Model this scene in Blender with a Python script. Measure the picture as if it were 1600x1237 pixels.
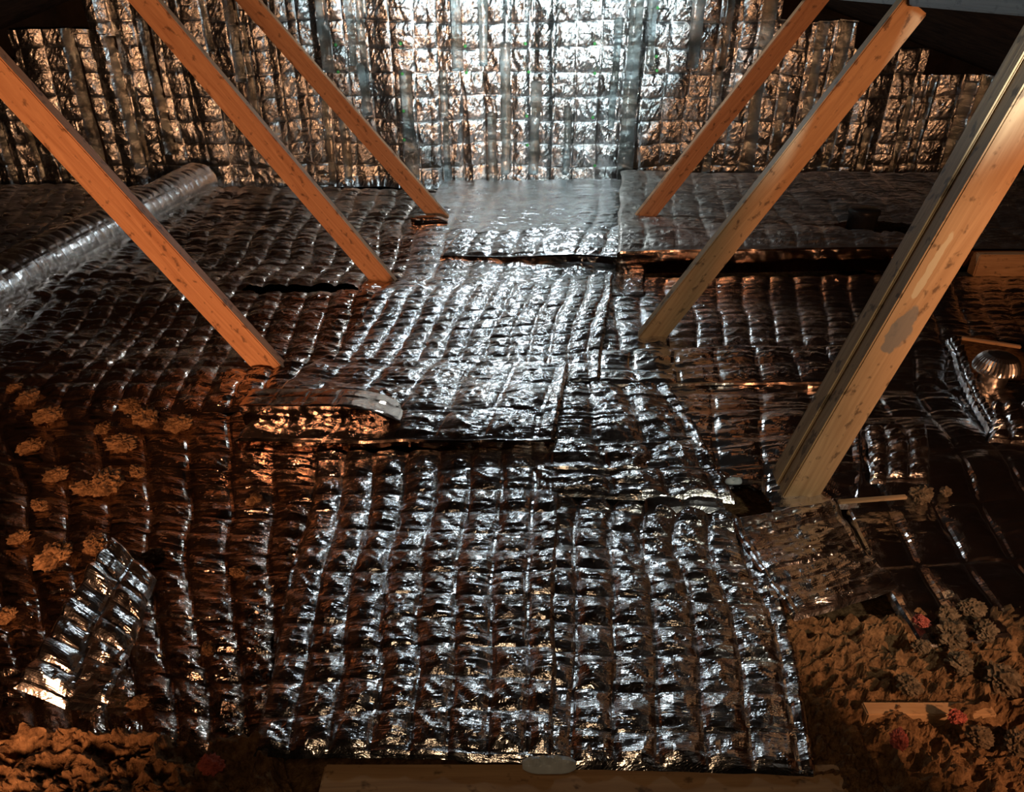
import bpy, bmesh, math, random
import numpy as np
from mathutils import Vector, Matrix
for o in list(bpy.data.objects): bpy.data.objects.remove(o)
sc = bpy.context.scene
C = sc.collection
random.seed(4)

# ------------------------------------------------------------ camera
F = 1150.0; PITCH = math.radians(30); SP, CP = math.sin(PITCH), math.cos(PITCH); H = 1.0
cd = bpy.data.cameras.new('camera'); cam = bpy.data.objects.new('camera', cd); C.objects.link(cam)
cd.sensor_fit = 'HORIZONTAL'; cd.sensor_width = 36; cd.lens = F/1600*36; cd.clip_start = .02
cam.location = (0, 0, H); cam.rotation_euler = (math.pi/2-PITCH, 0, 0)
sc.camera = cam
sc.view_settings.view_transform = 'Standard'; sc.view_settings.look = 'None'
sc.view_settings.gamma = 1; sc.view_settings.use_curve_mapping = False
sc.view_settings.exposure = 0.10
w = bpy.data.worlds.new('world'); sc.world = w; w.use_nodes = True
w.node_tree.nodes['Background'].inputs[0].default_value = (1, .62, .4, 1)
w.node_tree.nodes['Background'].inputs[1].default_value = 0.0

def spot(name, loc, target, power, col, ang, blend, rad):
    l = bpy.data.lights.new(name, 'SPOT'); l.energy = power; l.color = col
    l.spot_size = math.radians(ang); l.spot_blend = blend; l.shadow_soft_size = rad
    o = bpy.data.objects.new(name, l); C.objects.link(o); o.location = loc
    o.rotation_euler = (Vector(target)-Vector(loc)).to_track_quat('-Z', 'Y').to_euler()
    return o
# white work torch held to the right of the camera, warm lamps low on either side
spot('torch_light', (.82, .02, 1.02), (.18, 4.05, 1.12), 345, (.74, .93, 1.0), 36, .9, .030)
spot('torch_spill_light', (.82, .02, 1.02), (.60, 1.5, .05), 17, (.96, .95, .76), 44, .5, .030)
spot('warm_lamp_light', (-.62, -.10, .45), (-1.98, 3.0, .38), 122, (1.0, .47, .23), 77, .45, .18)
spot('warm_lamp_light', (1.10, -.05, .80), (2.25, 3.0, .05), 76, (1.0, .45, .21), 77, .4, .14)
spot('patch_fill_light', (1.10, -.05, .80), (.70, .83, 0), 46, (1.0, .50, .26), 19, .25, .03)  # added spot, makes the warm pool on the bare insulation
spot('joist_fill_light', (-.05, .02, 1.02), (.10, .62, 0), 5, (1.0, .66, .38), 60, .6, .10)  # added weak fill, brightens the joist at the bottom edge
# added unseen point light under the roof, brightens the path down the floor
lamp = bpy.data.lights.new('floor_path_fill_light', 'POINT'); lamp.energy = 15; lamp.color = (.78, .92, 1.0); lamp.shadow_soft_size = .07
lo = bpy.data.objects.new('floor_path_fill_light', lamp); C.objects.link(lo); lo.location = (.10, 3.30, 1.12)

# ------------------------------------------------------------ pixel <-> ground
def G(px, py, z=0.0):
    v = (py-618.5)/F; u = (px-800)/F
    Z = (H-z)/(SP+v*CP)
    return (u*Z, Z*(CP-v*SP), z)
def V(px, py, Y):
    v = (py-618.5)/F; u = (px-800)/F
    Z = Y/(CP-v*SP)
    return (u*Z, Y, H-Z*(SP+v*CP))

# ------------------------------------------------------------ numpy noise
_rng = np.random.RandomState(7)
_T = _rng.rand(256, 256)
def vn(x, y, s=0):
    x = x+s*17.31; y = y+s*9.77
    xi = np.floor(x).astype(int); yi = np.floor(y).astype(int)
    fx = x-xi; fy = y-yi
    fx = fx*fx*(3-2*fx); fy = fy*fy*(3-2*fy)
    a = _T[xi & 255, yi & 255]; b = _T[(xi+1) & 255, yi & 255]
    c = _T[xi & 255, (yi+1) & 255]; d = _T[(xi+1) & 255, (yi+1) & 255]
    return (a*(1-fx)+b*fx)*(1-fy)+(c*(1-fx)+d*fx)*fy
def fbm(x, y, n=4, s=0):
    r = 0; a = .5; t = 0
    for i in range(n):
        r = r+a*vn(x, y, s+i*3); t += a; a *= .5; x = x*2.03; y = y*2.03
    return r/t
def ridge(x, y, n=2, s=0):
    r = 0; a = 1; t = 0
    for i in range(n):
        r = r+a*(1-np.abs(2*vn(x, y, s+i*5)-1)*1.6); t += a; a *= .5; x = x*2.1+3; y = y*2.1
    return r/t

# ------------------------------------------------------------ materials
def mat(name):
    m = bpy.data.materials.new(name); m.use_nodes = True
    nt = m.node_tree; b = nt.nodes['Principled BSDF']
    return m, nt, b
def nd(nt, t, **k):
    n = nt.nodes.new(t)
    for a, v in k.items():
        if a in n.inputs: n.inputs[a].default_value = v
        else: setattr(n, a, v)
    return n
def foil(name, base=(.86, .86, .87), rough=.22, bump=.5, sx=16, sy=42, dirt=.25):
    m, nt, b = mat(name); L = nt.links.new
    b.inputs['Metallic'].default_value = 1
    uv = nd(nt, 'ShaderNodeUVMap'); 
    mp = nd(nt, 'ShaderNodeMapping'); mp.inputs['Scale'].default_value = (sx, sy, 1); L(uv.outputs[0], mp.inputs[0])
    n1 = nd(nt, 'ShaderNodeTexNoise', Scale=1.0, Detail=5.0, Roughness=.62, Distortion=1.1); L(mp.outputs[0], n1.inputs['Vector'])
    a1 = nd(nt, 'ShaderNodeMath', operation='SUBTRACT'); L(n1.outputs['Fac'], a1.inputs[0]); a1.inputs[1].default_value = .5
    a2 = nd(nt, 'ShaderNodeMath', operation='ABSOLUTE'); L(a1.outputs[0], a2.inputs[0])
    mp2 = nd(nt, 'ShaderNodeMapping'); mp2.inputs['Scale'].default_value = (60, 60, 1); L(uv.outputs[0], mp2.inputs[0])
    mp2.inputs['Rotation'].default_value = (0, 0, .6)
    vo = nd(nt, 'ShaderNodeTexVoronoi', feature='F1', Scale=1.0); 
    ad = nd(nt, 'ShaderNodeVectorMath', operation='ADD'); L(mp2.outputs[0], ad.inputs[0]); L(n1.outputs['Color'], ad.inputs[1]); L(ad.outputs[0], vo.inputs['Vector'])
    b1 = nd(nt, 'ShaderNodeBump', Strength=bump, Distance=.010); L(a2.outputs[0], b1.inputs['Height'])
    b2 = nd(nt, 'ShaderNodeBump', Strength=bump*.45, Distance=.0025); L(vo.outputs['Distance'], b2.inputs['Height']); L(b1.outputs[0], b2.inputs['Normal'])
    L(b2.outputs[0], b.inputs['Normal'])
    n3 = nd(nt, 'ShaderNodeTexNoise', Scale=9.0, Detail=4.0); L(uv.outputs[0], n3.inputs['Vector'])
    cr = nd(nt, 'ShaderNodeValToRGB'); L(n3.outputs['Fac'], cr.inputs[0])
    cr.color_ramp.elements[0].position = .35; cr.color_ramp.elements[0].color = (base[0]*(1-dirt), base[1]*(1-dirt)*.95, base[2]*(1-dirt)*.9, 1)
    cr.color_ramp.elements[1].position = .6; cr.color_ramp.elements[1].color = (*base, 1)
    L(cr.outputs[0], b.inputs['Base Color'])
    b.inputs['Roughness'].default_value = rough
    return m
M = {}
M['foil_wall'] = foil('foil_wall', base=(.74, .78, .78), rough=.25, bump=.6, sx=30, sy=13)
M['foil'] = foil('foil_floor', rough=.16, bump=.5, sx=10, sy=38)
M['foil_left_dim'] = foil('foil_left_dim', base=(.66, .58, .52), rough=.12, bump=.5, sx=10, sy=38)  # same foil, base browned to stand in for dim reflections
M['foil_flat'] = foil('foil_smooth', rough=.16, bump=.22, sx=9, sy=24)
M['foil_drop_shaded'] = foil('foil_fold_shaded', base=(.34, .27, .23), rough=.10, bump=.10, sx=8, sy=10)  # same foil again, base darkened so upright folds seem to reflect darkness
M['foil_dusty'] = foil('foil_dusty', base=(.62, .58, .54), rough=.42, bump=.5, sx=9, sy=34, dirt=.35)
def wood(name, c1, c2, axis='Z', stain=None):
    m, nt, b = mat(name); L = nt.links.new
    tc = nd(nt, 'ShaderNodeTexCoord'); mp = nd(nt, 'ShaderNodeMapping')
    s = {'Z': (38, 38, 2.2), 'X': (2.2, 38, 38)}[axis]; mp.inputs['Scale'].default_value = s
    L(tc.outputs['Object'], mp.inputs[0])
    n = nd(nt, 'ShaderNodeTexNoise', Scale=1.0, Detail=6.0, Roughness=.6, Distortion=1.6); L(mp.outputs[0], n.inputs['Vector'])
    cr = nd(nt, 'ShaderNodeValToRGB'); L(n.outputs['Fac'], cr.inputs[0])
    cr.color_ramp.elements[0].position = .33; cr.color_ramp.elements[0].color = (*c2, 1)
    cr.color_ramp.elements[1].position = .62; cr.color_ramp.elements[1].color = (*c1, 1)
    # knots and dark marks
    v = nd(nt, 'ShaderNodeTexNoise', Scale=1.0, Detail=3.0, Roughness=.6)
    mk = nd(nt, 'ShaderNodeMapping'); mk.inputs['Scale'].default_value = (40, 40, 26) if axis == 'Z' else (26, 40, 40); L(tc.outputs['Object'], mk.inputs[0])
    dn = nd(nt, 'ShaderNodeTexNoise', Scale=40.0, Detail=3.0); L(tc.outputs['Object'], dn.inputs['Vector'])
    av = nd(nt, 'ShaderNodeMix', data_type='VECTOR', factor_mode='UNIFORM'); av.inputs[0].default_value = .0
    L(mk.outputs[0], av.inputs[4]); L(dn.outputs['Color'], av.inputs[5]); 
    L(av.outputs[1], v.inputs['Vector'])
    kr = nd(nt, 'ShaderNodeValToRGB'); L(v.outputs['Fac'], kr.inputs[0])
    kr.color_ramp.elements[0].position = .34; kr.color_ramp.elements[0].color = (.25, .22, .2, 1)
    kr.color_ramp.elements[1].position = .42; kr.color_ramp.elements[1].color = (1, 1, 1, 1)
    mx = nd(nt, 'ShaderNodeMix', data_type='RGBA', blend_type='MULTIPLY'); mx.inputs[0].default_value = .8
    L(cr.outputs[0], mx.inputs[6]); L(kr.outputs[0], mx.inputs[7])
    out = mx.outputs[2]
    if stain:
        for (pt, rx, rz, col) in stain:
            sm = nd(nt, 'ShaderNodeMapping', vector_type='POINT')
            sm.inputs['Location'].default_value = (-pt[0]/rx, 0, -pt[1]/rz); sm.inputs['Scale'].default_value = (1/rx, 0, 1/rz)
            L(tc.outputs['Object'], sm.inputs[0])
            n2 = nd(nt, 'ShaderNodeTexNoise', Scale=22.0, Detail=3.0); L(tc.outputs['Object'], n2.inputs['Vector'])
            ln = nd(nt, 'ShaderNodeVectorMath', operation='LENGTH'); L(sm.outputs[0], ln.inputs[0])
            ad = nd(nt, 'ShaderNodeMath', operation='MULTIPLY_ADD'); L(n2.outputs['Fac'], ad.inputs[0]); ad.inputs[1].default_value = 1.8; L(ln.outputs['Value'], ad.inputs[2])
            rr = nd(nt, 'ShaderNodeMapRange'); L(ad.outputs[0], rr.inputs[0]); rr.inputs[1].default_value = 1.78; rr.inputs[2].default_value = 1.9
            rr.inputs[3].default_value = .85; rr.inputs[4].default_value = 0
            mm = nd(nt, 'ShaderNodeMix', data_type='RGBA'); L(rr.outputs[0], mm.inputs[0]); L(out, mm.inputs[6]); mm.inputs[7].default_value = (*col, 1)
            out = mm.outputs[2]
    L(out, b.inputs['Base Color']); b.inputs['Roughness'].default_value = .62
    bp = nd(nt, 'ShaderNodeBump', Strength=.25, Distance=.002); L(n.outputs['Fac'], bp.inputs['Height']); L(bp.outputs[0], b.inputs['Normal'])
    return m
M['pine'] = wood('pine', (.62, .33, .16), (.42, .19, .08))
M['pine_tan'] = wood('pine_tan', (.60, .36, .17), (.44, .24, .10))
M['pine_pale'] = wood('pine_pale', (.62, .38, .19), (.45, .25, .11), stain=[((-.002, .467), .024, .050, (.21, .19, .16)), ((-.014, .60), .008, .07, (.68, .55, .34))])
M['pine_x'] = wood('pine_x', (.52, .33, .17), (.33, .19, .09), 'X')
M['beam_grey'] = wood('beam_grey', (.15, .13, .11), (.08, .07, .06), 'X')
def rough(name, c1, c2, scale, bump, dist, r=.95):
    m, nt, b = mat(name); L = nt.links.new
    tc = nd(nt, 'ShaderNodeTexCoord'); n = nd(nt, 'ShaderNodeTexNoise', Scale=scale, Detail=7.0, Roughness=.7); L(tc.outputs['Object'], n.inputs['Vector'])
    cr = nd(nt, 'ShaderNodeValToRGB'); L(n.outputs['Fac'], cr.inputs[0])
    cr.color_ramp.elements[0].position = .35; cr.color_ramp.elements[0].color = (*c2, 1)
    cr.color_ramp.elements[1].position = .65; cr.color_ramp.elements[1].color = (*c1, 1)
    L(cr.outputs[0], b.inputs['Base Color']); b.inputs['Roughness'].default_value = r; b.inputs['Specular IOR Level'].default_value = .15
    bp = nd(nt, 'ShaderNodeBump', Strength=bump, Distance=dist); L(n.outputs['Fac'], bp.inputs['Height']); L(bp.outputs[0], b.inputs['Normal'])
    return m
M['fluff'] = rough('loose_fill', (.40, .23, .11), (.10, .05, .022), 60, .9, .02)
M['fluff_pale'] = rough('loose_fill_pale', (.30, .22, .14), (.10, .065, .035), 70, .9, .015)
M['fluff_pink'] = rough('loose_fill_pink', (.62, .16, .12), (.30, .08, .06), 70, .9, .01)
M['roof'] = rough('roof_felt', (.05, .03, .02), (.008, .007, .006), 12, .4, .01)
M['dark_wall'] = rough('gable_board', (.03, .022, .016), (.012, .01, .008), 8, .3, .01)
M['black'] = rough('black_plastic', (.02, .02, .02), (.01, .01, .01), 20, .1, .001, .35)
def plain(name, col, r=.5, metal=0):
    m, nt, b = mat(name); L = nt.links.new
    tc = nd(nt, 'ShaderNodeTexCoord'); n = nd(nt, 'ShaderNodeTexNoise', Scale=30.0, Detail=3.0); L(tc.outputs['Object'], n.inputs['Vector'])
    mx = nd(nt, 'ShaderNodeMix', data_type='RGBA'); L(n.outputs['Fac'], mx.inputs[0]); mx.inputs[6].default_value = (*[c*.75 for c in col], 1); mx.inputs[7].default_value = (*col, 1)
    L(mx.outputs[2], b.inputs['Base Color']); b.inputs['Roughness'].default_value = r; b.inputs['Metallic'].default_value = metal
    return m
M['green'] = plain('green_plastic', (.10, .55, .12))
M['steel'] = plain('galvanised_steel', (.62, .58, .54), .28, 1)
M['scrap'] = plain('pale_plastic', (.62, .70, .74), .4)

# ------------------------------------------------------------ object helpers
def tag(o, label=None, cat=None, group=None, kind=None):
    if label: o['label'] = label
    if cat: o['category'] = cat
    if group: o['group'] = group
    if kind: o['kind'] = kind
    return o
def link(name, me, m=None, parent=None, loc=(0, 0, 0)):
    o = bpy.data.objects.new(name, me); C.objects.link(o)
    if m: me.materials.append(m)
    if parent: o.parent = parent
    o.location = loc
    return o
def empty(name, loc, label, cat, group=None):
    o = bpy.data.objects.new(name, None); C.objects.link(o); o.location = loc; o.empty_display_size = .05
    return tag(o, label, cat, group)
def np_mesh(name, co, quads, uv=None, smooth=False):
    me = bpy.data.meshes.new(name)
    nv = len(co); nf = len(quads)
    me.vertices.add(nv); me.vertices.foreach_set('co', np.asarray(co, dtype=np.float32).ravel())
    me.loops.add(nf*4); me.loops.foreach_set('vertex_index', np.asarray(quads, dtype=np.int32).ravel())
    me.polygons.add(nf); me.polygons.foreach_set('loop_start', np.arange(0, nf*4, 4, dtype=np.int32))
    try: me.polygons.foreach_set('loop_total', np.full(nf, 4, dtype=np.int32))
    except Exception: pass
    if uv is not None:
        l = me.uv_layers.new(name='UVMap'); l.data.foreach_set('uv', np.asarray(uv, dtype=np.float32)[np.asarray(quads).ravel()].ravel())
    me.update(calc_edges=True); me.validate()
    me.polygons.foreach_set('use_smooth', np.full(len(me.polygons), smooth))
    return me
def grid_quads(nu, nv, keep=None):
    i, j = np.meshgrid(np.arange(nu-1), np.arange(nv-1), indexing='ij')
    a = i*nv+j
    q = np.stack([a, a+nv, a+nv+1, a+1], -1)
    if keep is not None: return q[keep]
    return q.reshape(-1, 4)
def bm_obj(name, bm, m, parent=None, loc=(0, 0, 0), smooth=False):
    me = bpy.data.meshes.new(name); bm.normal_update(); bm.to_mesh(me); bm.free()
    if smooth:
        for p in me.polygons: p.use_smooth = True
    return link(name, me, m, parent, loc)
def box_bm(x0, x1, y0, y1, z0, z1, bev=.002):
    bm = bmesh.new(); bmesh.ops.create_cube(bm, size=1)
    for v in bm.verts: v.co = ((x0+x1)/2+v.co.x*(x1-x0), (y0+y1)/2+v.co.y*(y1-y0), (z0+z1)/2+v.co.z*(z1-z0))
    if bev: bmesh.ops.bevel(bm, geom=bm.edges[:], offset=bev, segments=2, affect='EDGES')
    return bm
def lathe_bm(prof, n=48, flute=None):
    bm = bmesh.new(); rings = []
    for (r, z) in prof:
        ring = []
        for k in range(n):
            a = 2*math.pi*k/n; rr = r
            if flute and flute[0] <= z <= flute[1]: rr = r*(1+.028*(1 if k % 2 else -1))
            ring.append(bm.verts.new((rr*math.cos(a), rr*math.sin(a), z)))
        rings.append(ring)
    for a, b in zip(rings, rings[1:]):
        for k in range(n): bm.faces.new((a[k], a[(k+1) % n], b[(k+1) % n], b[k]))
    bm.faces.new(rings[-1]); bm.faces.new(list(reversed(rings[0])))
    return bm

# ------------------------------------------------------------ the lie of the ground
def smooth(t): t = np.clip(t, 0, 1); return t*t*(3-2*t)
def zf(x, y):
    z = .018*(fbm(x*1.3+5, y*1.3, 3, 2)-.5)*2
    z = z+.012*np.sin(y*9+x*1.5)*smooth((y-.9)/.3)*(1-smooth((y-3)/.5))
    return z

def quilt(S, T, cu, cv, amp, wr, fine, seed, tape=.16):
    pu = np.abs(np.sin(math.pi*S/cu)); pv = np.abs(np.sin(math.pi*T/cv))
    fu = np.clip((pu-tape)/(1-tape), 0, 1)
    pil = (fu**.5)*(pv**.45)
    ci = np.floor(S/cu); cj = np.floor(T/cv)
    rnd = vn(ci*3.7+.5, cj*5.3+.5, seed)
    rn2 = vn(ci*2.9+.5, cj*4.1+.5, seed+9)-.5
    rn3 = vn(ci*4.3+.5, cj*3.1+.5, seed+4)-.5
    du = (S/cu-ci)-.5; dv = (T/cv-cj)-.5
    h = amp*pil*(.6+.8*rnd)+amp*pil*(rn2*du+rn3*dv)*1.3
    h += wr*ridge(S*5.5+.6*vn(S*9, T*9, 3), T*26, 2, seed)
    h += fine*ridge(S*34+1.5*vn(S*11, T*11, 5), T*52, 2, seed+2)*pil
    h += fine*.8*ridge((S+T)*40, (S-T)*22, 1, seed+6)*pil
    return h

def floor_sheet(name, quad, label, cu=.065, cv=.065, m='foil', z=.01, amp=.006, wr=.0045, fine=.0022, res=.005, seed=1,
                drop=0.0, hump=None, cat='foil sheet', wob=.012, group=None, cut=None, edge=.006, bow=0.0):
    P = [np.array(G(*p)[:2]) for p in quad]               # front-left, front-right, back-right, back-left
    wu = (np.linalg.norm(P[1]-P[0])+np.linalg.norm(P[2]-P[3]))/2
    wv = (np.linalg.norm(P[3]-P[0])+np.linalg.norm(P[2]-P[1]))/2
    nu = int(wu/res)+2; nv = int(wv/res)+2; nd_ = int(drop/res)+1 if drop else 0
    u = np.linspace(0, 1, nu); v = np.linspace(0, 1, nv)
    if nd_: v = np.concatenate([np.linspace(-drop/wv, 0, nd_, endpoint=False), v])
    U, W = np.meshgrid(u, v, indexing='ij'); nv = len(v)
    Wc = np.clip(W, 0, 1)
    S = U*wu; T = W*wv
    e1 = (fbm(S*5, S*0+seed, 3, seed)-.5)*wob*2; e2 = (fbm(T*5, T*0+seed+8, 3, seed)-.5)*wob*2
    X = (P[0][0]*(1-U)*(1-Wc)+P[1][0]*U*(1-Wc)+P[2][0]*U*Wc+P[3][0]*(1-U)*Wc)+e2
    Y = (P[0][1]*(1-U)*(1-Wc)+P[1][1]*U*(1-Wc)+P[2][1]*U*Wc+P[3][1]*(1-U)*Wc)+e1
    Sw = S+.045*(vn(X*2.6, Y*2.6, seed)-.5)+.012*(vn(X*9, Y*9, seed+1)-.5); Tw = T+.04*(vn(X*2.9, Y*2.9, seed+2)-.5)+.012*(vn(X*8, Y*8, seed+3)-.5)
    q = quilt(Sw, Tw, cu, cv, amp, wr, fine, seed)
    Z = zf(X, Y)+z+bow*np.sin(math.pi*U)
    if hump is not None: Z = Z+hump(X, Y)
    down = np.clip(-W*wv, 0, None)
    on = (down > 0)
    Z = Z-down+np.where(on, 0, q)*np.clip(Wc*wv/.02, .15, 1)
    Y = Y-np.where(on, .004, 0)+np.where(on, .30*down, 0)
    # the sheet's rim curls down
    rim = np.minimum(np.minimum(U, 1-U)*wu, np.minimum(np.where(nd_ > 0, 1.0, W), 1-W)*wv)
    Z = Z-edge*np.clip(1-rim/(res*1.5), 0, 1)
    keep = None
    if cut is not None:
        xc = (X[:-1, :-1]+X[1:, 1:])/2; yc = (Y[:-1, :-1]+Y[1:, 1:])/2
        keep = ~cut(xc, yc)
    co = np.stack([X, Y, Z], -1).reshape(-1, 3)
    me = np_mesh(name, co, grid_quads(nu, nv, keep), np.stack([S, T], -1).reshape(-1, 2))
    o = link(name, me, M[m]); tag(o, label, cat, group)
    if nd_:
        me.materials.append(M['foil_drop_shaded'])
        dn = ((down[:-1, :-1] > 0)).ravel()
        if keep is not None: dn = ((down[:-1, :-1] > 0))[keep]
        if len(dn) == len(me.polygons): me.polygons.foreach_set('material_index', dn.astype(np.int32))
    return o
def bump_at(px, py, r, h):
    x, y, _ = G(px, py)
    return lambda X, Y: h*np.exp(-((X-x)**2+(Y-y)**2)/(r*r))
def hole(px, py, rx, ry):
    x, y, _ = G(px, py)
    return lambda X, Y: ((X-x)/rx)**2+((Y-y)/ry)**2 < .8+.5*vn(X*30, Y*30, 1)

# ------------------------------------------------------------ setting
YW = 4.05
def roof_z(x): return min(1.34-.32*x, 1.62+.34*x)
def heightfield(name, x0, x1, y0, y1, res, fn, m):
    nu = int((x1-x0)/res)+1; nv = int((y1-y0)/res)+1
    X, Y = np.meshgrid(np.linspace(x0, x1, nu), np.linspace(y0, y1, nv), indexing='ij')
    co = np.stack([X, Y, fn(X, Y)], -1).reshape(-1, 3)
    return link(name, np_mesh(name, co, grid_quads(nu, nv), np.stack([X, Y], -1).reshape(-1, 2)), M[m])
fl = heightfield('floor', -4, 4, -.8, 4.3, .03, lambda X, Y: -.075+.03*(fbm(X*9, Y*9, 3, 1)-.5), 'fluff'); fl['kind'] = 'structure'
for (xa, xb) in ((-3.6, -.4242), (-.4242, 3.6)):
    bm = bmesh.new(); za, zb = roof_z(xa), roof_z(xb)
    vs = [bm.verts.new(p) for p in ((xa, -.8, za), (xb, -.8, zb), (xb, 4.3, zb), (xa, 4.3, za))]
    vt = [bm.verts.new((v.co.x, v.co.y, v.co.z+.03)) for v in vs]
    bm.faces.new(vs); bm.faces.new(vt[::-1])
    for k in range(4): bm.faces.new((vs[k], vt[k], vt[(k+1) % 4], vs[(k+1) % 4]))
    bm_obj('ceiling', bm, M['roof'])['kind'] = 'structure'
bm_obj('wall_back', box_bm(-3.6, 3.6, YW+.09, YW+.12, -.2, 1.5, 0), M['dark_wall'])['kind'] = 'structure'
bm_obj('wall_front', box_bm(-3.6, 3.6, -.80, -.77, -.2, 1.5, 0), M['dark_wall'])['kind'] = 'structure'

# ------------------------------------------------------------ foil hung on the far gable
FOLDS = [(158, 0, 262, 24), (215, 60, 262, 14), (265, 30, 240, 20), (232, 120, 280, 12), (375, 0, 125, 20), (400, 40, 200, 14), (60, 130, 280, 12), (20, 150, 290, 16), (100, 180, 280, 12),
         (325, 0, 80, 10), (512, 0, 112, 18), (553, 0, 100, 14), (572, 0, 180, 16), (520, 150, 285, 12), (545, 180, 280, 14), (645, 112, 275, 20), (716, 0, 108, 14), (695, 112, 180, 12),
         (755, 0, 100, 14), (790, 70, 270, 16), (770, 180, 285, 14), (835, 130, 270, 14), (700, 190, 285, 10), (975, 0, 290, 22), (955, 30, 200, 12), (1015, 0, 100, 12), (885, 170, 270, 12),
         (1082, 0, 105, 18), (1105, 110, 270, 14), (1130, 0, 110, 12), (1162, 0, 290, 22), (1240, 0, 280, 16), (1300, 20, 150, 22), (1340, 200, 280, 16), (1395, 150, 270, 12), (1420, 90, 280, 10),
         (1480, 130, 270, 20), (1515, 100, 220, 22), (1535, 110, 240, 12), (1285, 200, 290, 12), (1200, 130, 290, 12)]
def wall_panel(name, x0, x1, z0, z1, label, keep=None, seed=1, off=0.0, cell=.116):
    res = .0058
    nu = int((x1-x0)/res)+2; nv = int((z1-z0)/res)+2
    X, Z = np.meshgrid(np.linspace(x0, x1, nu), np.linspace(z0, z1, nv), indexing='ij')
    S = X+10; T = Z+2
    cor = .030*(fbm(S*4.2, T*.55, 2, 11)-.5)*2+.020*(np.abs(2*vn(S*9, T*.7, 21)-1)-.5)
    fold = .030*np.clip((vn(S*7.3+.25*vn(T*2, T*0, 2), T*.25, 31)-.72)/.28, 0, 1)**.6
    for (fx, fy0, fy1, fw) in FOLDS:
        p0 = V(fx, fy1, YW); p1 = V(fx, fy0, YW); w_ = fw*.5*3.75/F
        c = p0[0]+(p1[0]-p0[0])*0+.012*(vn(T*5, T*0+fx, 3)-.5)
        gate = smooth((Z-p0[2]+.008)/.008)*(1-smooth((Z-p1[2])/.008)) if fy0 > 0 else smooth((Z-p0[2]+.008)/.008)
        fold = fold+gate*w_*2.2*np.clip(1-np.abs(X-c)/(w_*(.75+.5*vn(T*7, T*0+fx, 6))), 0, 1)
    a = cell*.5
    S = S+.020*(vn(X*3.1, Z*3.1, seed+6)-.5)+.008*(vn(X*11, Z*11, seed)-.5); T = T+.022*(vn(X*2.7, Z*2.7, seed+7)-.5)
    pu = np.abs(np.sin(math.pi*S/a)); pv = np.abs(np.sin(math.pi*T/a))
    Pu = np.abs(np.sin(math.pi*S/cell)); Pv = np.abs(np.sin(math.pi*T/cell))
    pil = (np.clip(Pu-.08, 0, 1)**.35)*(np.clip(Pv-.05, 0, 1)**.35)*(.88+.12*(pu*pv)**.4)
    ci = np.floor(S/a); cj = np.floor(T/a)
    r2 = vn(ci*2.9+.5, cj*4.1+.5, seed+9)-.5; r3 = vn(ci*4.3+.5, cj*3.1+.5, seed+4)-.5
    du = (S/a-ci)-.5; dv = (T/a-cj)-.5
    q = .0045*pil+.009*(r2*du+r3*dv)*pil
    q += .0062*ridge((S+.35*T)*22+.8*vn(S*12, T*12, 4), (T-.3*S)*10, 2, seed)*pil
    q += .0036*ridge((S-.5*T)*45, T*22+S*9, 2, seed+3)*pil
    Y = YW-off+.0-(cor-fold)-q+.02
    # slack at the foot of the sheet
    Y = Y-.03*np.clip(1-(Z-z0)/.08, 0, 1)**2*(z0 < .1)
    Zw = Z+(fbm(S*6, S*0, 2, seed)-.5)*.02*(z0 < .1)
    co = np.stack([X, Y, Zw], -1).reshape(-1, 3)
    k = None
    if keep is not None:
        k = keep((X[:-1, :-1]+X[1:, 1:])/2, (Z[:-1, :-1]+Z[1:, 1:])/2)
    me = np_mesh(name, co, grid_quads(nu, nv, k), np.stack([S, T], -1).reshape(-1, 2))
    return tag(link(name, me, M['foil_wall']), label, 'foil sheet')
def stair(X, Z):
    # stair-cut top following the roof slope; treads 0.39 m wide
    st = 1.34-.32*(1.71+.39*np.ceil((X-1.71)/.39))-.002
    sl = 1.62+.34*(-2.10-.40*np.ceil((-2.10-X)/.40))-.018
    top = np.where(X > -.42, st, sl)
    return Z < top
seamz = V(800, 108, YW)[2]
xl = V(505, 150, YW)[0]; xr = V(1086, 150, YW)[0]
wall_panel('foil_wall_sheet', -3.3, xl+.01, -.05, 1.45, 'crinkled foil sheet hung on the far wall behind the left struts, stepped top', stair, 1)
wall_panel('foil_wall_sheet', xl-.02, xr, seamz-.01, 1.45, 'brightest foil sheet, high in the middle of the far wall above the horizontal seam', stair, 2, .006)
wall_panel('foil_wall_sheet', xl-.02, xr, -.02, seamz+.02, 'foil sheet in the middle of the far wall below the horizontal seam, reaching the floor', None, 3)
wall_panel('foil_wall_sheet', xr-.01, 3.3, -.05, 1.45, 'crinkled foil sheet hung on the far wall behind the right struts, stepped top', stair, 4, .003)
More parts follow.
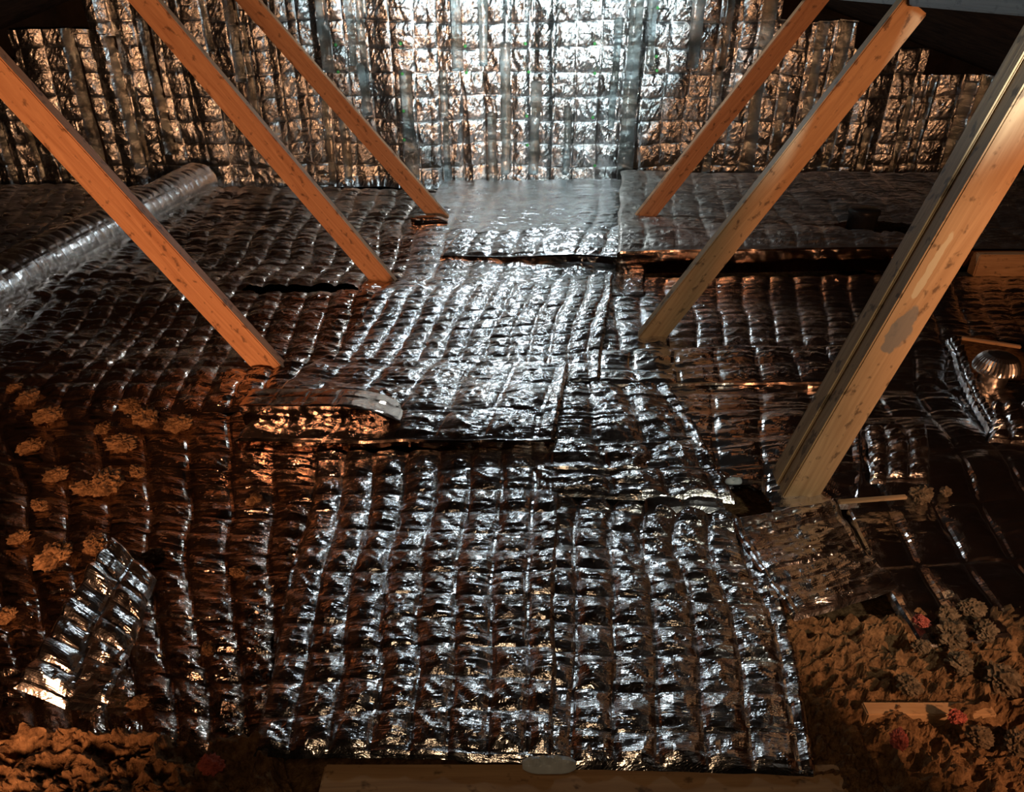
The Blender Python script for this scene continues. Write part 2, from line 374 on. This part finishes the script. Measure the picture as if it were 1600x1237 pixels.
# green cap nails
cap = None
cap_rows = [('top', [(1027, 12)]), ('second', [(525, 70), (626, 68), (727, 72), (821, 68), (929, 68), (1025, 88)]),
        ('third', [(529, 112), (629, 115), (729, 113), (826, 112), (929, 114), (1026, 110)]),
        ('fourth', [(631, 173), (823, 181), (926, 183)]), ('fifth', [(632, 218), (824, 226), (929, 258)])]
ORD = ['leftmost', 'second from the left', 'third from the left', 'fourth from the left', 'fifth from the left', 'sixth from the left', 'seventh from the left', 'eighth from the left']
caps = []; cap_labels = []
for rn, row in cap_rows:
    for n, p in enumerate(row):
        caps.append(p); cap_labels.append('green cap nail, %s in the %s row on the far wall' % (ORD[n], rn) if len(row) > 1 else 'highest green cap nail, alone above the others on the far wall')
for k, (px, py) in enumerate(caps):
    p = V(px, py, YW-.012)
    if cap is None:
        bm = lathe_bm([(.0075, 0), (.0075, .002), (.005, .0035), (.0015, .004)], 16)
        for v in bm.verts: v.co = (v.co.x, -v.co.z, v.co.y)
        bmesh.ops.recalc_face_normals(bm, faces=bm.faces[:])
        cap = bm_obj('cap_nail', bm, M['green']); o = cap
    else:
        o = cap.copy(); C.objects.link(o)
    o.location = (p[0], YW-.022, p[2])
    tag(o, cap_labels[k], 'cap nail', 'green cap nails on the far wall foil')

# ------------------------------------------------------------ floor foil
R1h = hole(1165, 790, .05, .05)
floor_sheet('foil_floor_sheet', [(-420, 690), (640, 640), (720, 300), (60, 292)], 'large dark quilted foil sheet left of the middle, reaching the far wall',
            .088, .085, 'foil_left_dim', .006, .008, .009, .003, .006, 2, cut=hole(470, 462, .20, .05))
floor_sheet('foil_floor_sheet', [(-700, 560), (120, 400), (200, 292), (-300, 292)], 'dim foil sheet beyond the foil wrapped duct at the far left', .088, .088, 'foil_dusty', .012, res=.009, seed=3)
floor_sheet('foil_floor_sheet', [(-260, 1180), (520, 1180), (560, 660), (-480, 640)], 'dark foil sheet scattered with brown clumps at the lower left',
            .085, .08, 'foil_left_dim', .0, .008, .008, .003, .005, 4)
floor_sheet('foil_floor_sheet', [(600, 480), (1010, 470), (992, 286), (690, 290)], 'bright foil strip running to the far wall between the farthest struts',
            .13, .068, 'foil', .018, .005, .004, .002, .005, 5)
floor_sheet('foil_floor_sheet', [(505, 625), (935, 612), (960, 440), (590, 478)], 'brightest quilted foil sheet on the floor in the middle, small square cells',
            .064, .058, 'foil', .046, .006, .003, .002, .0045, 6, bow=-.01)
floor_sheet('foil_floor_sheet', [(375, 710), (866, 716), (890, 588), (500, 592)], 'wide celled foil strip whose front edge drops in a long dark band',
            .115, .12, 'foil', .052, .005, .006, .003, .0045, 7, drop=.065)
floor_sheet('foil_floor_sheet', [(850, 780), (1150, 792), (1030, 588), (872, 588)], 'creased foil sheet just right of the long dark drop, below the brightest sheet',
            .11, .10, 'foil', .028, .006, .010, .003, .0045, 27)
floor_sheet('foil_floor_sheet', [(395, 1196), (862, 1208), (878, 712), (500, 716)], 'quilted foil sheet in the left half of the foreground middle, cut square at the timber',
            .066, .064, 'foil', .020, .0075, .004, .003, .0042, 8)
floor_sheet('foil_floor_sheet', [(842, 1203), (1276, 1216), (1175, 740), (862, 712)], 'quilted foil sheet right of the seam in the foreground, edge against bare insulation',
            .066, .064, 'foil', .012, .0075, .004, .003, .0042, 9, cut=R1h)
floor_sheet('foil_floor_sheet', [(925, 588), (1760, 640), (1680, 436), (925, 436)], 'dark quilted foil sheet at the right, just below the raised ledge',
            .085, .06, 'foil', .010, .006, .004, .002, .0055, 10, cut=hole(1570, 575, .15, .16))
floor_sheet('foil_floor_sheet', [(930, 612), (1345, 612), (1330, 560), (930, 556)], 'narrow rolled foil strip lying crosswise between the near and middle right struts',
            .11, .10, 'foil_flat', .035, .006, .004, .002, .005, 11, bow=.0, drop=.03)
floor_sheet('foil_floor_sheet', [(1010, 800), (1345, 800), (1345, 600), (960, 600)], 'dark foil sheet left of the foot of the nearest right strut', .11, .13, 'foil_flat', .020, .006, .008, .0015, .005, 12, cut=R1h)
floor_sheet('foil_floor_sheet', [(1420, 1010), (2050, 960), (1720, 600), (1230, 600)], 'smooth black looking foil sheet with long slanting tape lines at the right edge', .10, .17, 'foil_flat', .012, .008, .003, .001, .005, 13)
floor_sheet('foil_floor_sheet', [(1232, 975), (1400, 925), (1300, 790), (1140, 812)], 'pleated foil piece spreading from the foot of the nearest right strut', .20, .035, 'foil', .022, .007, .010, .002, .004, 14)
floor_sheet('foil_floor_sheet', [(40, 1120), (165, 1135), (262, 945), (205, 915)], 'small bright crinkled foil strip lying slantwise at the lower left', .07, .03, 'foil', .030, .008, .010, .003, .004, 15,
            hump=lambda X, Y: np.clip(.5*(G(215, 1030)[0]+(Y-G(215, 1030)[1])*.45-X), 0, .085))
floor_sheet('foil_floor_sheet', [(1535, 705), (1720, 720), (1690, 628), (1545, 640)], 'small bright crumpled foil piece at the right edge in front of the metal cap',
            .05, .04, 'foil', .022, .010, .012, .004, .004, 18)
floor_sheet('foil_floor_sheet', [(1535, 690), (1557, 684), (1490, 545), (1470, 549)], 'thin folded foil edge running slantwise past the left of the metal cap',
            .05, .03, 'foil', .024, .006, .006, .003, .003, 19, bow=.004, edge=.012)
floor_sheet('foil_floor_sheet', [(1352, 770), (1442, 768), (1440, 680), (1345, 690)], 'small crinkled silvery foil patch behind the thin stick, right of the nearest strut',
            .05, .05, 'foil', .024, .006, .010, .004, .004, 20)
# raised ledge far right
floor_sheet('foil_floor_sheet', [(960, 432), (1900, 430), (1700, 306), (968, 300)], 'dusty foil sheet on the raised ledge at the far right, front edge dropping dark',
            .115, .10, 'foil_dusty', .105, .004, .008, .003, .006, 16, drop=.10, cut=hole(1368, 394, .17, .12))
floor_sheet('foil_floor_sheet', [(690, 410), (1000, 428), (1000, 380), (720, 380)], 'lifted foil flap casting a black wedge in front of the farthest right strut', .09, .07, 'foil', .035, .005, .008, .003, .005, 17, drop=.03,
            hump=lambda X, Y: .03*smooth((X+.15)/.5))

# ------------------------------------------------------------ foil wrapped duct, far left
a = Vector(G(-60, 500)); b_ = Vector(G(322, 292)); a.z = b_.z = .04
def duct():
    d = b_-a; L_ = d.length; d.normalize(); side = Vector((d.y, -d.x, 0)); nu = int(L_/.006); nv = 64
    s = np.linspace(0, L_, nu); t = np.linspace(0, 2*math.pi, nv)
    S, A = np.meshgrid(s, t, indexing='ij')
    r0 = .092*np.sqrt(np.clip(1-np.clip((S-(L_-.05))/.05, 0, 1)**2, 0.02, 1))
    r = r0*(1+.10*(fbm(S*6, A*1.2, 3, 3)-.5)*2*(np.sin(A/2)**.5))+quilt(S, A*.075, .05, .06, .005, .004, .002, 3)*np.sin(A/2)**.5
    X = a.x+d.x*S+side.x*r*np.cos(A); Y = a.y+d.y*S+side.y*r*np.cos(A); Z = a.z+r*np.sin(A)
    return np_mesh('foil_wrapped_duct', np.stack([X, Y, Z], -1).reshape(-1, 3), grid_quads(nu, nv), np.stack([A*.075, S], -1).reshape(-1, 2))
tag(link('foil_wrapped_duct', duct(), M['foil']), 'long foil wrapped duct lying on the floor towards the far left corner', 'duct')

# ------------------------------------------------------------ struts
def strut(p_lo, p_hi, Y, label, m, wid=.075, dep=.038, top=None, ext_lo=.05, back=0, cutend=False):
    lo = Vector(V(*p_lo, Y)); hi = Vector(V(*p_hi, Y)); d = (hi-lo).normalized()
    lo = lo-d*ext_lo
    if top is None:
        while hi.z < roof_z(hi.x)-.045: hi = hi+d*.01
    e = empty('timber_strut', lo, label, 'strut') if back else None
    L_ = (hi-lo).length
    ang = math.atan2(d.x, d.z)
    def piece(w0, w1, d0, d1):
        bm = box_bm(w0, w1, d0, d1, 0, L_, .003)
        bmesh.ops.subdivide_edges(bm, edges=[x for x in bm.edges if abs((x.verts[0].co-x.verts[1].co).z) > .3], cuts=20)
        return bm
    if not back:
        o = bm_obj('timber_strut', piece(-wid/2, wid/2, 0, dep), M[m], None, lo)
        o.rotation_euler = (0, ang, 0); tag(o, label, 'strut')
        return o
    e.rotation_euler = (0, ang, 0)
    bm_obj('front_board', piece(-wid/2, wid/2, 0, dep), M[m], e)
    bm_obj('back_board', piece(-wid/2-.004, wid/2-.012, dep+.001, dep+back), M[m], e)
    return e
strut((454, 615), (25, 150), 1.85, 'nearest left timber strut, orange lit, its foot behind a dark foil flap', 'pine')
strut((604, 447), (222, 0), 2.55, 'middle of the three left timber struts, leaning up to the left', 'pine')
strut((681, 335), (385, 0), 3.30, 'farthest and thinnest left timber strut, leaning up to the left', 'pine', wid=.072)
strut((1012, 335), (1278, 0), 3.05, 'farthest right timber strut, dark at its foot', 'pine', wid=.072)
strut((1018, 530), (1433, 8), 2.06, 'middle right timber strut, tan foot and orange top, meeting the grey beam', 'pine_tan', top=1)
strut((1250, 780), (1590, 215), 1.27, 'nearest and widest right timber strut with a grey water stain', 'pine_pale', wid=.077, back=.045)
tag(bm_obj('roof_beam', box_bm(-2.2, 2.2, -.035, .035, .0, .05, .003), M['beam_grey'], None, (1.01, 1.9, .925)), 'grey timber beam running along under the roof at the top right', 'beam').rotation_euler = (0, 0, math.pi/2)

# ------------------------------------------------------------ foil flaps at the strut feet
def flap(px0, px1, pyb, h, label, m='foil_drop_shaded', depth=.05, seed=1):
    x0, y0, _ = G(px0, pyb, .02); x1, y1, _ = G(px1, pyb, .02); Ls = x1-x0; res = .005
    nu = int(Ls/res); prof = []
    t = np.arange(0, h+depth*1.2, res); nv = len(t)
    S, T = np.meshgrid(np.linspace(0, Ls, nu), t, indexing='ij')
    rise = np.clip(T, 0, h); back = np.clip(T-h, 0, None)
    q = quilt(S, T, .075, h*.52, .0014, .0008, .0005, seed)
    taper = 1-.45*(np.clip((S/Ls-.6)/.4, 0, 1))**2
    X = x0+S; Y = y0-.6*q*(back == 0)-.28*rise+back; Z = .015+rise*taper-back*.12+q*(back > 0)
    me = np_mesh('foil_flap', np.stack([X, Y, Z], -1).reshape(-1, 3), grid_quads(nu, nv), np.stack([S, T], -1).reshape(-1, 2))
    tag(link('foil_flap', me, M[m]), label, 'foil flap')
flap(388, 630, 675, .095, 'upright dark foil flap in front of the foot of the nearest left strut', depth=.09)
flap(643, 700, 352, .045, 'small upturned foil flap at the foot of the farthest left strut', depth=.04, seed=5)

# ------------------------------------------------------------ loose fill insulation
def lumpy(name, pxq, z, label, m, seed, res=.0035, amp=.055):
    P = [np.array(G(*p)[:2]) for p in pxq]
    wu = np.linalg.norm(P[1]-P[0]); wv = np.linalg.norm(P[3]-P[0]); nu = int(wu/res); nv = int(wv/res)
    U, W = np.meshgrid(np.linspace(0, 1, nu), np.linspace(0, 1, nv), indexing='ij')
    X = P[0][0]*(1-U)*(1-W)+P[1][0]*U*(1-W)+P[2][0]*U*W+P[3][0]*(1-U)*W
    Y = P[0][1]*(1-U)*(1-W)+P[1][1]*U*(1-W)+P[2][1]*U*W+P[3][1]*(1-U)*W
    bil = np.abs(2*vn(X*28, Y*28, seed)-1)*.5+np.abs(2*vn(X*60, Y*60, seed+1)-1)*.28+np.abs(2*vn(X*130, Y*130, seed+2)-1)*.16
    Z = z-amp*.6+amp*(1-bil)*1.2+.04*(fbm(X*6, Y*6, 3, seed)-.5)
    ed = np.minimum(np.minimum(U, 1-U)*wu, np.minimum(W, 1-W)*wv)
    Z = Z-.05*np.clip(1-ed/.03, 0, 1)
    X = X+.006*(vn(X*90, Y*90, 5)-.5); Y = Y+.006*(vn(X*90, Y*90, 6)-.5)
    me = np_mesh(name, np.stack([X, Y, Z], -1).reshape(-1, 3), grid_quads(nu, nv), np.stack([X, Y], -1).reshape(-1, 2))
    tag(link(name, me, M[m]), label, 'insulation', kind='stuff')
lumpy('loose_fill_insulation', [(1215, 1330), (1900, 1330), (1750, 930), (1200, 955)], -.012, 'brown loose fill insulation laid bare at the lower right corner', 'fluff', 2)
lumpy('loose_fill_insulation', [(-350, 1400), (500, 1400), (430, 1140), (-260, 1128)], .012, 'brown loose fill insulation along the bottom left edge', 'fluff', 3)

def clump_bm(r, seed, squash=.75):
    rr = random.Random(seed); bm = bmesh.new()
    bmesh.ops.create_icosphere(bm, subdivisions=4, radius=1)
    off = Vector((rr.uniform(0, 50), rr.uniform(0, 50), rr.uniform(0, 50)))
    from mathutils import noise
    for v in bm.verts:
        n = noise.fractal(v.co*1.9+off, .8, 2.2, 5)
        b = abs(noise.noise(v.co*5+off))
        k = 1+.30*n-.35*b-.30*abs(noise.noise(v.co*9+off))+.2*noise.noise(v.co*22+off)
        v.co = Vector((v.co.x*k*r, v.co.y*k*r*.85, v.co.z*k*r*squash))
    return bm
protos = []
tufts = [(45, 625, .030), (75, 650, .034), (45, 692, .028), (228, 655, .040), (160, 668, .022), (190, 690, .036), (280, 665, .034), (130, 755, .026), (85, 735, .026), (165, 748, .042), (212, 728, .022),
         (60, 785, .02), (25, 610, .02), (205, 640, .03), (85, 870, .034), (148, 852, .026), (240, 868, .02), (372, 890, .016), (5, 960, .02), (215, 1095, .014), (395, 770, .018), (30, 840, .02), (325, 1010, .014), (620, 1137, .013)]
tufts.sort(key=lambda t: t[1] if t[0] != 620 else 9999)
rows = [tufts[:6], tufts[6:12], tufts[12:18], tufts[18:23]]; tl = {}
for rn, row in zip(('farthest', 'second', 'third', 'nearest'), rows):
    for n, t in enumerate(sorted(row)): tl[t] = 'brown tuft on the left foil, %s in the %s group' % (ORD[n], rn)
lt = 'tuft of brown insulation fluff lying on the dark foil at the left'
for k, (px, py, r) in enumerate(tufts):
    p = G(px, py, .02); z = float(zf(np.array(p[0]), np.array(p[1])))+.012
    if len(protos) < 5:
        o = bm_obj('insulation_tuft', clump_bm(.03, k+3), M['fluff']); protos.append(o)
    else:
        o = protos[k % 5].copy(); C.objects.link(o)
    o.location = (p[0], p[1], z+r*.25); s = r/.03; o.scale = (s*1.15, s*1.0, s*.8); o.rotation_euler = (0, 0, k*1.3)
    if px == 620: tag(o, 'tiny brown fluff tuft on the foreground foil near the timber', 'tuft')
    else: tag(o, tl[(px, py, r)], 'tuft', 'brown tufts on the left foil')
# tufts and pink scraps in the bare patch
def tuft(px, py, r, m, label, z=.02, group=None, seed=1, name='insulation_tuft'):
    o = bm_obj(name, clump_bm(r, seed), M[m]); o.location = G(px, py, z); o.rotation_euler.z = seed
    tag(o, label, 'tuft', group)
PL = ['pale clump in the middle of the bare insulation, just right of the pink scrap', 'pale clump in front of the others in the bare patch, above the batten',
      'pale clump left of its neighbours in the bare patch', 'pale clump on the right of the cluster at the lower right', 'small pale clump alone, left, just above the batten',
      'pale clump right of the batten end at the bottom right', 'pale clump farthest right, at the edge of the picture', 'pale clump between the cluster and the right edge',
      'small pale clump at the back right of the bare patch', 'small pale clump at the back left of the bare patch']
for k, (px, py, r) in enumerate([(1485, 990, .030), (1500, 1035, .022), (1440, 1010, .016), (1540, 985, .022), (1420, 1070, .02), (1530, 1150, .02), (1590, 1160, .022), (1565, 1060, .03), (1520, 950, .022), (1480, 960, .02)]):
    tuft(px, py, r, 'fluff_pale', PL[k], .030, 'pale clumps at the lower right', k+20)
for k, (px, py, r) in enumerate([(1440, 970, .014), (1495, 1120, .014), (1405, 1155, .016)]):
    tuft(px, py, r, 'fluff_pink', ['pink fluff scrap at the back of the bare insulation patch', 'pink fluff scrap beside the half buried batten', 'pink fluff scrap lowest in the bare insulation patch'][k], .03, None, k+40, 'pink_scrap')
tuft(330, 1195, .018, 'fluff_pink', 'pink fluff scrap at the bottom left edge', .03, None, 50, 'pink_scrap')
tuft(1440, 772, .026, 'fluff_pale', 'pale fluff clump on the end of the thin stick right of the nearest strut', .03, None, 60)
tuft(1478, 768, .014, 'fluff_pale', 'tiny pale fluff clump farther right than the stick', .03, None, 61)

# ------------------------------------------------------------ timbers on the floor
tag(bm_obj('ceiling_joist', box_bm(-.27, .47, -.030, .030, -.09, 0, .003), M['pine_x'], None, (0, .625, .010)), 'horizontal timber joist along the bottom edge of the picture', 'joist')
x, y, _ = G(1455, 1098, .02)
tag(bm_obj('half_buried_batten', box_bm(-.10, .10, -.012, .012, -.03, 0, .002), M['pine_x'], None, (x, y, .008)), 'wooden batten half buried in the bare insulation at the lower right', 'batten')
def stick(p, q, w, label, cat='stick', zz=.03, m='pine_x', name='wooden_stick'):
    a = Vector(G(*p, zz)); b = Vector(G(*q, zz)); L_ = (b-a).length
    o = bm_obj(name, box_bm(0, L_, -w/2, w/2, 0, w*.7, .001), M[m], None, a); o.rotation_euler = (0, 0, math.atan2(b.y-a.y, b.x-a.x))
    tag(o, label, cat)
stick((1310, 786), (1415, 778), .010, 'thin wooden stick lying right of the foot of the nearest right strut', zz=.035)
stick((1502, 530), (1594, 544), .012, 'thin wooden stick lying behind the metal vent cap', zz=.04)
x, y, z = G(1562, 432, .0)
tag(bm_obj('timber_block', box_bm(-.12, .16, 0, .05, 0, .085, .004), M['pine_x'], None, (x, y-.03, .01)), 'orange lit timber block end at the right edge below the ledge', 'block')

# ------------------------------------------------------------ metal vent cap
x, y, z = G(1548, 598, .0)
e = empty('vent_cap', (x, y, -.02), 'round ribbed metal vent cap standing in the dark gap at the right edge', 'vent cap')
bm_obj('pipe_collar', lathe_bm([(.036, -.06), (.036, .075), (.034, .078)], 48), M['steel'], e, smooth=True)
bm_obj('cap_dome', lathe_bm([(.046, .062), (.058, .060), (.060, .066), (.057, .076), (.052, .090), (.044, .101), (.032, .109), (.018, .113), (.006, .114)], 72, (.070, .102)), M['steel'], e)

# black pipe in the hole of the ledge
x, y, z = G(1335, 395, .0)
bmp = lathe_bm([(.055, -.12), (.055, .13), (.060, .135), (.060, .15), (.05, .155)], 40)
tag(bm_obj('black_pipe', bmp, M['black'], None, (x, y, .03), True), 'stubby black pipe standing in the torn hole of the ledge foil', 'pipe')

# small pale scraps
def scrap(px, py, w, h, label, seed, name, zz=.03, m='scrap'):
    rr = np.random.RandomState(seed); nu, nv = 24, 12
    U, W = np.meshgrid(np.linspace(-1, 1, nu), np.linspace(-1, 1, nv), indexing='ij')
    r = np.clip(1-U**4*.6, 0, 1)
    X = U*w/2; Y = W*h/2*r; Z = h*.55*(1-W**2)*r*(.6+.7*vn(U*4+seed, W*3, seed))
    co = np.concatenate([np.stack([X, Y, Z], -1).reshape(-1, 3), np.stack([X, Y, Z*0-.002], -1).reshape(-1, 3)])
    q = grid_quads(nu, nv); me = np_mesh(name, co, np.concatenate([q, q[:, ::-1]+nu*nv]), np.tile(np.stack([X, Y], -1).reshape(-1, 2), (2, 1)))
    tag(link(name, me, M[m], None, G(px, py, zz)), label, 'scrap')
scrap(858, 1194, .075, .026, 'crumpled pale plastic scrap on the foreground foil edge above the timber', 3, 'plastic_scrap', .035)
scrap(1146, 752, .035, .018, 'small pale plastic scrap at the hole left of the nearest right strut', 5, 'plastic_scrap', .05)
